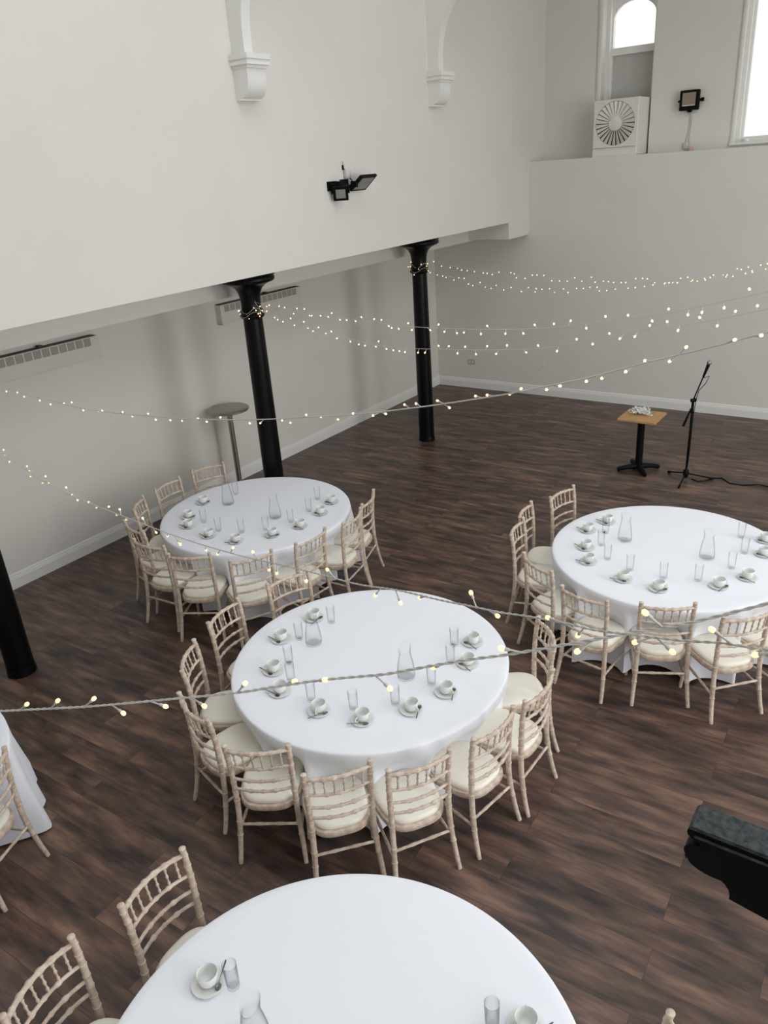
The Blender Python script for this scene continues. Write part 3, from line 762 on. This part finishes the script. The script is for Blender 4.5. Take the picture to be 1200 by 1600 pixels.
GL = {
 'C': [((518,975),'at the far left behind the carafe'), ((468,1001),'left of the carafe'), ((452,1039),'beside the left cup'), ((455,1066),'above the cup under the light string'), ((487,1097),'behind the front left cup'),
       ((552.8,1110.5),'behind the front middle cup'), ((618,1103),'left of the front right cup'), ((674.6,1072),'behind the front right cup'), ((704,1038),'beside the right nearer cup'), ((710,1011),'beside the right farther cup')],
 'B': [((368.8,775),'right of the left carafe'), ((319,818.5),'right of the left end cups'), ((342,832.2),'right of the front left cup'), ((378,834.5),'behind the second front cup'), ((416,830.5),'left of the front middle cup'),
       ((454.7,818.5),'left of the front right cup'), ((483,801.5),'left of the right nearer cup'), ((496.5,782.5),'left of the right farther cup')],
 'D': [((946,835),'right of the farthest back left cup'), ((939,854.5),'right of the left farther cup'), ((949,876.5),'right of the left nearer cup'), ((984,893.5),'behind the front left cup'), ((1036,906),'behind the front middle cup'),
       ((1090.6,910),'in front of the right carafe'), ((1142.5,890.5),'between right carafe and picture edge'), ((1162.7,867),'left of the right edge cups'), ((1157.7,842.5),'farthest right of the carafes')],
 'A': [((365,1544),'beside the left cup'), ((769,1606),'left of the cut-off right cup')]}
CA = {'C': [((490.7,1008),'at its left',(6,-8)), ((635,1061),'near its middle right',(8,-9))], 'B': [((357,791),'at its left',(6,-6)), ((430.7,812),'at its middle',(5,-6))],
      'D': [((976,847.5),'at its left',(-6,-6)), ((1104,875),'at its right',(-6,-5))], 'A': [((402,1632),'at the picture bottom',(10,-8))]}
for k in CUPS:
    for (q, sdir, w_) in CUPS[k]:
        P = onz(q, ZT+0.006); P.z = ZT; sa = pxang(q, sdir)
        o = inst('saucer', ME['saucer'], P, 0); tag(o, 'white saucer on %s, %s' % (NAME[k], w_), 'saucer', 'saucers on ' + NAME[k])
        ha = sa + (0.9 if k in 'CA' else 2.6)
        c = inst('cup', ME['cup'], (P.x, P.y, ZT+0.006), ha); tag(c, 'white tea cup on %s, %s' % (NAME[k], w_), 'cup', 'cups on ' + NAME[k])
        inst('handle', ME['handle'], (0, 0, 0), 0, c)
        # spoon on the camera side of the saucer
        toc = Vector((-P.x, -P.y, 0)).normalized(); hd = Vector((math.cos(sa), math.sin(sa), 0))
        off = toc - hd*toc.dot(hd)
        off = off.normalized() if off.length > 0.25 else Vector((-hd.y, hd.x, 0))
        sp = P + off*0.050 - hd*0.022
        s_ = inst('teaspoon', ME['spoon'], (sp.x, sp.y, ZT+0.0185), sa); tag(s_, 'steel teaspoon on %s, saucer %s' % (NAME[k], w_), 'teaspoon', 'teaspoons on ' + NAME[k])
    for (q, w_) in GL[k]:
        P = onz((q[0], q[1]-3), ZT); o = inst('drinking_glass', ME['glass'], (P.x, P.y, ZT+0.0005), 0)
        tag(o, 'empty straight drinking glass on %s, %s' % (NAME[k], w_), 'glass', 'drinking glasses on ' + NAME[k])
    for (q, w_, d) in CA[k]:
        P = onz((q[0], q[1]-3), ZT); o = inst('carafe', ME['carafe'], (P.x, P.y, ZT+0.0005), pxang(q, d))
        tag(o, 'clear glass carafe with slanted lip on %s, %s' % (NAME[k], w_), 'carafe', 'glass carafes on the tables')

# ------------------------------------------------------------------ steel bar table by the left wall
def bar_table():
    root = empty('bar_table', (-7.53, 6.90, 0)); tag(root, 'tall round stainless steel bar table between the left wall and the middle column', 'table')
    z = 1.20
    MB().use(M_brush).lathe([(0, z-0.035), (0.262, z-0.035), (0.272, z-0.028), (0.272, z-0.006), (0.262, z), (0, z)], 56).build('tabletop', root, True)
    MB().use(M_brush).lathe([(0.036, 0.03), (0.036, z-0.06), (0.06, z-0.045), (0.06, z-0.035)], 24).build('pole', root, True)
    MB().use(M_brush).lathe([(0, 0), (0.22, 0), (0.22, 0.008), (0.08, 0.022), (0.04, 0.04), (0.036, 0.05), (0, 0.05)], 40).build('base', root, True)
bar_table()

# ------------------------------------------------------------------ small square table with a heap of lights
def cafe_table():
    cx, cy = -2.965, 9.93
    root = empty('cafe_table', (cx, cy, 0), 0.0); tag(root, 'small square oak-topped cafe table with black pedestal beside the microphone stand', 'table')
    wd_ = mat('oak_veneer', (0.52, 0.30, 0.115), 0.42, noise=(0.44, 0.25, 0.09), scale=9)
    MB().use(wd_).bbox(-0.25, 0.25, -0.25, 0.25, 0.735, 0.765, 0.004).build('tabletop', root)
    MB().use(M_blackmat).tube([(0, 0, 0.05), (0, 0, 0.735)], 0.047, 20).build('column', root, True)
    mb = MB().use(M_blackmat).obox((0, 0, 0.725), (0.13, 0, 0), (0, 0.13, 0), (0, 0, 0.009))
    mb.build('mounting_plate', root)
    for i in range(4):
        a = PI/4*0 + PI/2*i + 0.62
        d = Vector((math.cos(a), math.sin(a), 0))
        mb = MB().use(M_blackmat).tube([d*0.02+Vector((0, 0, 0.052)), d*0.15+Vector((0, 0, 0.046)), d*0.27+Vector((0, 0, 0.028)), d*0.285+Vector((0, 0, 0.022))], [0.044, 0.034, 0.029, 0.021], 10)
        mb.lathe([(0, 0), (0.018, 0), (0.018, 0.02), (0, 0.02)], 10, tuple(d*0.265)); mb.build('foot', root, True)
    # tangled bundle of white fairy lights
    rnd = random.Random(5); pts = []
    for i in range(150):
        t = i/150; a = i*0.83+rnd.uniform(-.3, .3); rr = 0.070+0.03*math.sin(i*0.37); off = (t-0.5)*0.17
        pts.append((off+rr*math.cos(a)*0.75+rnd.uniform(-.02, .02), rr*math.sin(a)*0.8+rnd.uniform(-.02, .02), (0.012+0.075*(1-(2*t-1)**2)*abs(math.sin(a*0.7+i*0.9))+rnd.uniform(0, .015))))
    pts += [(0.10, -0.04, 0.008), (0.15, -0.045, 0.006), (0.165, -0.02, 0.006), (0.13, 0.0, 0.006), (0.09, -0.01, 0.008)]
    o = MB().use(M_china).tube(pts, 0.0062, 5).build('light_bundle', None, True); o.location = (cx-0.04, cy+0.06, 0.766)
    tag(o, 'tangled bundle of unlit white fairy lights on the small oak table', 'string lights')
cafe_table()

# ------------------------------------------------------------------ microphone on stand
def mic_stand():
    cx, cy = -2.315, 9.83
    root = empty('microphone_stand', (cx, cy, 0)); tag(root, 'black tripod microphone stand with angled boom near the back wall', 'stand')
    MB().use(M_blackmat).tube([(0, 0, 0.04), (0, 0, 0.95)], 0.0135, 12).tube([(0, 0, 0.90), (0, 0, 1.06)], 0.0175, 12).build('pole', root, True)
    MB().use(M_blackmat).lathe([(0, 0.0), (0.02, 0.0), (0.035, 0.03), (0.04, 0.07), (0.032, 0.10), (0.016, 0.12)], 16, (0, 0, 0.03)).build('hub', root, True)
    for q in ((1044, 737), (1058, 765), (1120, 748)):
        P = onz(q, 0.015); d = Vector((P.x-cx, P.y-cy, 0)); L = d.length; d.normalize(); e = d*min(L, 0.34)
        MB().use(M_blackmat).tube([d*0.03+Vector((0, 0, 0.085)), e*0.93+Vector((0, 0, 0.022))], 0.010, 8).tube([e*0.86+Vector((0, 0, 0.024)), e+Vector((0, 0, 0.015))], 0.0155, 8).build('leg', root, True)
    # boom: from clutch up to the microphone
    tgt = onplane((1104, 577), (cx, cy), (cx+0.82, cy+0.57)); tl = tgt - Vector((cx, cy, 0)); cl = Vector((0, 0, 1.07))
    d = (tl-cl).normalized()
    MB().use(M_blackmat).tube([cl-d*0.02, cl+d*0.04, tl], [0.013, 0.009, 0.008], 10).build('boom', root, True)
    MB().use(M_blackmat).tube([cl+Vector((-0.02, -0.02, 0)), cl+Vector((0.025, 0.02, 0))], 0.024, 12).tube([cl+Vector((-0.01, -0.02, -0.10)), cl+Vector((-0.075, -0.06, -0.33))], [0.010, 0.017], 10).build('clutch', root, True)
    mb = MB().use(M_blackmat).tube([(0.015, -0.01, 0.2), (0.02, -0.012, 0.5), (0.02, 0.0, 0.9), (0.04, -0.01, 1.1), tuple(cl+(tl-cl)*0.35+Vector((0.015, 0.0, -0.01))), tuple(cl+(tl-cl)*0.60+Vector((0.05, 0.035, -0.02))), tuple(cl+(tl-cl)*0.8+Vector((0.055, 0.035, -0.01))), tuple(tl-Vector((0.028, 0.017, 0.11)))], 0.0045, 6)
    mb.build('cable_clip', root, True)
    mic = empty('microphone', (cx+tl.x, cy+tl.y, tl.z)); tag(mic, 'handheld microphone with grey mesh head clipped on the stand', 'microphone')
    m = Vector((0.25, 0.15, 0.96)).normalized()
    MB().use(M_blackmat).tube([m*-0.10, m*-0.02, m*0.055], [0.014, 0.017, 0.022], 14).build('body', mic, True)
    o = MB().use(M_grid).lathe([(0, -0.024), (0.014, -0.021), (0.028, -0.006), (0.0300, 0.006), (0.023, 0.024), (0.011, 0.033), (0, 0.035)], 20).build('mesh_head', mic, True)
    o.location = m*0.078
    # cable across the floor
    q = [(1080, 748), (1090, 752), (1102, 751), (1115, 747), (1128, 747), (1140, 755), (1160, 758), (1185, 757), (1200, 760), (1225, 768)]
    pts = [onz(a, 0.006) for a in q]
    o = MB().use(M_blackmat).tube(pts, 0.006, 6).build('microphone_cable', None, True); tag(o, 'thin black cable trailing over the floor from the microphone stand', 'cable')
mic_stand()

# ------------------------------------------------------------------ black iron bracket in the right foreground
def bracket():
    y0, y1 = 1.411, 1.483; zt = 2.600
    root = empty('iron_bracket', (0.36, 1.447, 0)); tag(root, 'black scrolled bracket with dusty grey top in the right foreground', 'bracket')
    X = lambda x: x-0.36
    k = lambda pts: [(X(a), b) for a, b in pts]
    yy0, yy1 = y0-1.447, y1-1.447
    MB().use(M_dust).prism(k([(-0.248, zt-0.006), (-0.242, zt), (0.36, zt), (0.36, zt-0.010), (-0.250, zt-0.010)]), 'y', yy0-0.002, yy1+0.002).build('top', root)
    prof = [(0.36, zt-0.0105), (-0.250, zt-0.0105), (-0.252, zt-0.022), (-0.249, zt-0.030), (-0.240, zt-0.036)]
    # cove, then round torus, then belly
    for i in range(9):
        a = PI*0.5*i/8; prof.append((-0.240+0.020*math.sin(a), zt-0.036-0.014*(1-math.cos(a))-0.002))
    for i in range(13):
        a = PI*0.42 + PI*0.85*i/12; prof.append((-0.228+0.026*math.cos(a), zt-0.076+0.024*math.sin(a)))
    prof += [(-0.251, zt-0.094), (-0.246, zt-0.104)]
    for i in range(11):
        a = PI + PI*0.47*i/10; prof.append((-0.178+0.066*math.cos(a), zt-0.098+0.030*math.sin(a)))
    prof += [(-0.168, zt-0.127), (-0.160, zt-0.132), (-0.150, zt-0.145), (-0.146, zt-0.160), (-0.146, zt-0.172), (-0.06, zt-0.186), (0.36, zt-0.20)]
    mb = MB().use(M_blackmat).prism(k(prof), 'y', yy0, yy1)
    mb.build('body', root)
    MB().use(M_dust).box(X(-0.235), X(0.36), yy0-0.006, yy0, zt-0.027, zt-0.024).build('bead', root)
    MB().use(M_black).tube([(0.02, 0, 0), (0.02, 0, zt-0.02)], 0.06, 20).build('post', root, True)
bracket()

# ------------------------------------------------------------------ fairy lights
def bulb_mesh(far):
    mb = MB()
    k = 1.0
    mb.use(M_cable).lathe([(0, 0), (0.0016, 0), (0.0016, 0.018), (0.0030, 0.020), (0.0030, 0.026), (0, 0.0262)], 7)
    r = {0: 0.0045, 1: 0.0062, 2: 0.0046}[far]
    mb.use(M_led if far else M_lednear).lathe([(0, 0.0255), (r*0.7, 0.0265), (r, 0.0265+r*0.7), (r*0.85, 0.0265+r*1.7), (0, 0.0265+r*2.3)], 10)
    return mb.mesh('bulb', True, 60)
BULBS = [bulb_mesh(0), bulb_mesh(1), bulb_mesh(2)]
def spline(P, n):
    out = []
    for i in range(len(P)-1):
        p0, p1, p2, p3 = P[max(i-1, 0)], P[i], P[i+1], P[min(i+2, len(P)-1)]
        for j in range(n):
            f = j/n; out.append(0.5*((2*p1)+(p2-p0)*f+(2*p0-5*p1+4*p2-p3)*f*f+(3*p1-p0-3*p2+p3)*f**3))
    out.append(P[-1]); return out
def put_bulb(root, base, d, me):
    d = d.normalized(); q = d.to_track_quat('Z', 'Y')
    o = bpy.data.objects.new('bulb', me); C.objects.link(o); o.parent = root; o.location = base; o.rotation_mode = 'QUATERNION'; o.rotation_quaternion = q
def string(P, Q, px, label, bulbs=None, spacing=0.1, r=0.0018, twist=False, far=1, lead=None, seed=1, wrap=None, lean=None):
    rnd = random.Random(seed)
    pts = [onplane(q, P, Q) for q in px]
    ext = pts[-1] + (pts[-1]-pts[-2]).normalized()*0.5
    pts = pts + [ext]
    if lead is not None: pts = [Vector(lead)] + pts
    path = spline(pts, 10)
    if wrap is not None:      # turn round the column collar
        cx, cy, z, rr, a0, a1 = wrap
        w_ = [Vector((cx+rr*math.cos(a0+(a1-a0)*i/14), cy+rr*math.sin(a0+(a1-a0)*i/14), z+0.03*math.sin(i*0.7))) for i in range(15)]
        path = w_ + path
    mb = MB().use(M_cable)
    if twist:
        # two strands twisted round each other
        L = 0; acc = [0.0]
        fine = []
        for a, b in zip(path, path[1:]):
            n = max(2, int((b-a).length/0.006))
            for i in range(n): fine.append(a.lerp(b, i/n))
        for s in (0, PI):
            out = []; l = 0
            for i, p_ in enumerate(fine):
                if i: l += (p_-fine[i-1]).length
                t = (fine[min(i+1, len(fine)-1)]-fine[max(i-1, 0)]).normalized(); u = t.cross(Vector((0, 0, 1))).normalized(); v = t.cross(u)
                a = s + l*2*PI/0.035; out.append(p_ + (u*math.cos(a)+v*math.sin(a))*r*0.75)
            mb.tube(out, r*0.85, 6)
    else: mb.tube(path, r, 6)
    root = mb.build('string_lights', None, True); tag(root, label, 'string lights')
    me = BULBS[far]
    n = 0
    if bulbs:
        for q in bulbs:
            T = onplane(q, P, Q); b = min(path, key=lambda p_: (p_-T).length); 
            # refine on the neighbouring segments
            i = path.index(b); best = b; bd = (b-T).length
            for j in (i-1, i):
                if 0 <= j < len(path)-1:
                    a, c = path[j], path[j+1]; d = c-a; t = max(0, min(1, (T-a).dot(d)/max(d.length_squared, 1e-9))); p_ = a+d*t
                    if (p_-T).length < bd: best = p_; bd = (p_-T).length
            d = T-best; al = (Vector((Q[0], Q[1], 0))-Vector((P[0], P[1], 0))).normalized(); nn = Vector((al.y, -al.x, 0))
            L = 0.033
            if d.length < L:      # the stalk leaves the cable a little to one side of the lamp
                sg = lean(q) if lean else rnd.choice((-1, 1)); sh = sg*math.sqrt(max(0, L*L-d.length_squared))
                tg = (path[min(i+2, len(path)-1)]-path[max(i-2, 0)]).normalized()
                best = best + tg*sh; d = T - best
            put_bulb(root, best, d.normalized() + nn*rnd.uniform(-0.25, 0.25), me); n += 1
    else:
        acc = 0; nxt = 0.03
        for a, b in zip(path, path[1:]):
            seg = (b-a).length
            while acc+seg > nxt and n < 100:
                p_ = a.lerp(b, (nxt-acc)/seg); t = (b-a).normalized()
                u = Vector((0, 0, 1)) if rnd.random() < 0.36 else Vector((0, 0, -1))
                s = t.cross(Vector((0, 0, 1)))
                put_bulb(root, p_, u + t*rnd.uniform(-0.8, 0.8) + s*rnd.uniform(-1.2, 1.2), me); n += 1
                nxt += spacing*rnd.uniform(0.55, 1.45)
            acc += seg
    return root
c2 = (COLX, COLY[1]); c3 = (COLX, COLY[2]); c1 = (COLX, COLY[0])
string(c3, (6, 9.8), [(664,408),(720,418),(820,432),(950,437.5),(1060,438),(1130,430),(1200,417)], 'upper string of warm fairy lights from the farthest column to the right edge', spacing=0.098, seed=3, wrap=(c3[0], c3[1], 2.66, 0.125, -2.6, 0.2))
string(c3, (6, 9.8), [(664,420),(700,431),(760,447),(850,454),(930,452),(1050,439),(1130,427),(1200,415)], 'lower string of warm fairy lights from the farthest column to the right edge', spacing=0.098, seed=4, wrap=(c3[0], c3[1], 2.60, 0.142, -2.9, 0.1))
string(c2, (2, 3.0), [(398,472),(440,483),(500,491),(560,500),(640,510),(740,514.5),(850,513),(930,503),(1000,496),(1080,482),(1200,456)], 'upper string of fairy lights from the middle column, crossing the far column', spacing=0.125, seed=5, wrap=(c2[0], c2[1], 2.64, 0.13, -2.7, 0.1))
string(c2, (2, 3.0), [(398,484),(430,494),(520,522),(600,541),(660,545),(760,547),(850,544),(900,535),(1000,518),(1100,503),(1200,483)], 'lower string of fairy lights from the middle column, crossing the far column', spacing=0.125, seed=6, wrap=(c2[0], c2[1], 2.60, 0.143, -3.0, 0.0))
S5 = [(10,614),(27,613.5),(37,623.6),(62,626.5),(77.6,633),(98.6,631),(111.5,628.5),(129,642),(152,643),(161.5,641),(192,643.7),(205,651.5),(230,646.6),(243,656.6),(266.7,657),(284.6,657.5),(308.4,654.6),(323,659.5),(345,651.7),(390.7,661.7),(407.5,661),(441,657),(453,661),(480,647.5),(500.5,652),(528,655.5),(552,645.5),(583,649.5),(602,647.5),(630,632.5),(648,631),(682.5,626),(704,637),(741.7,619),(760.7,617),(794,617),(816.7,606),(854,609),(874.7,604),(916,596),(939,592),(978,580.7),(1005,564.5),(1045,565.6),(1073,541.5),(1150,530),(1191.5,523.5)]
string((-6.1,2.75), (3,2.0), [(-30,598),(60,621),(130,638),(210,648),(310,655),(400,655.5),(480,652),(560,647),(640,638),(700,630),(790,616),(850,604),(920,590),(1000,569),(1100,545),(1200,519)], 'string of fairy lights sagging past the steel bar table in front of the left wall', bulbs=S5, r=0.0025, far=2, seed=7, lead=(c1[0]+0.14, c1[1], 2.62))
S6 = [(3,699),(0.5,712),(5.7,711.8),(15.8,722),(40,728.5),(44.6,736.6),(50,744),(67.5,737),(67,754.4),(76,755),(101,754.4),(112.7,773),(120,782.5),(140,784),(148.3,793.8),(168.7,791.8),(184,796),(181,805),(197,811.9),(225,808),(243.8,832.9),(259.3,838.6),(279.4,850),(285.4,850.7),(319,861),(340.6,865.7),(363.3,855.8),(395.6,861.3),(419,891.4),(433.7,896),(478.9,909),(511.9,888.8),(589,929.6),(627,943),(652,935.6),(731,926),(783,961),(854.5,964.7),(899,996),(994,1001.5),(1053,1019.7),(1112.5,980.5),(1180.7,1020.7)]
string((-6.1,2.75), (6,-0.8), [(-20,690),(0,706),(30,727),(70,752),(110,773),(150,790),(235,823),(300,846),(378,868.7),(450,885),(510,900),(560,913),(620,922),(690,938),(730,946),(783,957),(825,963),(885,974),(927,984),(980,991),(1067,1001),(1130,1005),(1200,1016)], 'string of fairy lights running diagonally over the far left and centre tables', bulbs=S6, r=0.0015, twist=True, far=0, seed=8, lean=lambda q: 1 if int(q[0]) % 3 else -1, lead=(c1[0]+0.14, c1[1], 2.58))
S7 = [(42.5,1100),(90,1095),(145,1093.5),(197.5,1112.5),(257.5,1109),(384,1066.5),(324,1101),(460,1067.5),(510,1061.5),(611.4,1076),(673,1047.7),(781,1013.7),(900.7,1017),(1006,956)]
string((-6.1,-0.8), (6,2.75), [(-30,1112),(0,1111),(80,1107),(150,1103),(260,1093),(367,1082.7),(420,1074.7),(500,1063),(580,1055.5),(611,1052),(682,1039),(738,1030),(792,1023),(880,1008),(941,997),(980,990),(1025,982),(1070,975),(1134,960),(1200,943)], 'nearest twisted string of fairy lights crossing low in front of the centre table', bulbs=S7, r=0.0017, twist=True, far=0, seed=9, lean=lambda q: -1 if q[0] < 640 else 1)
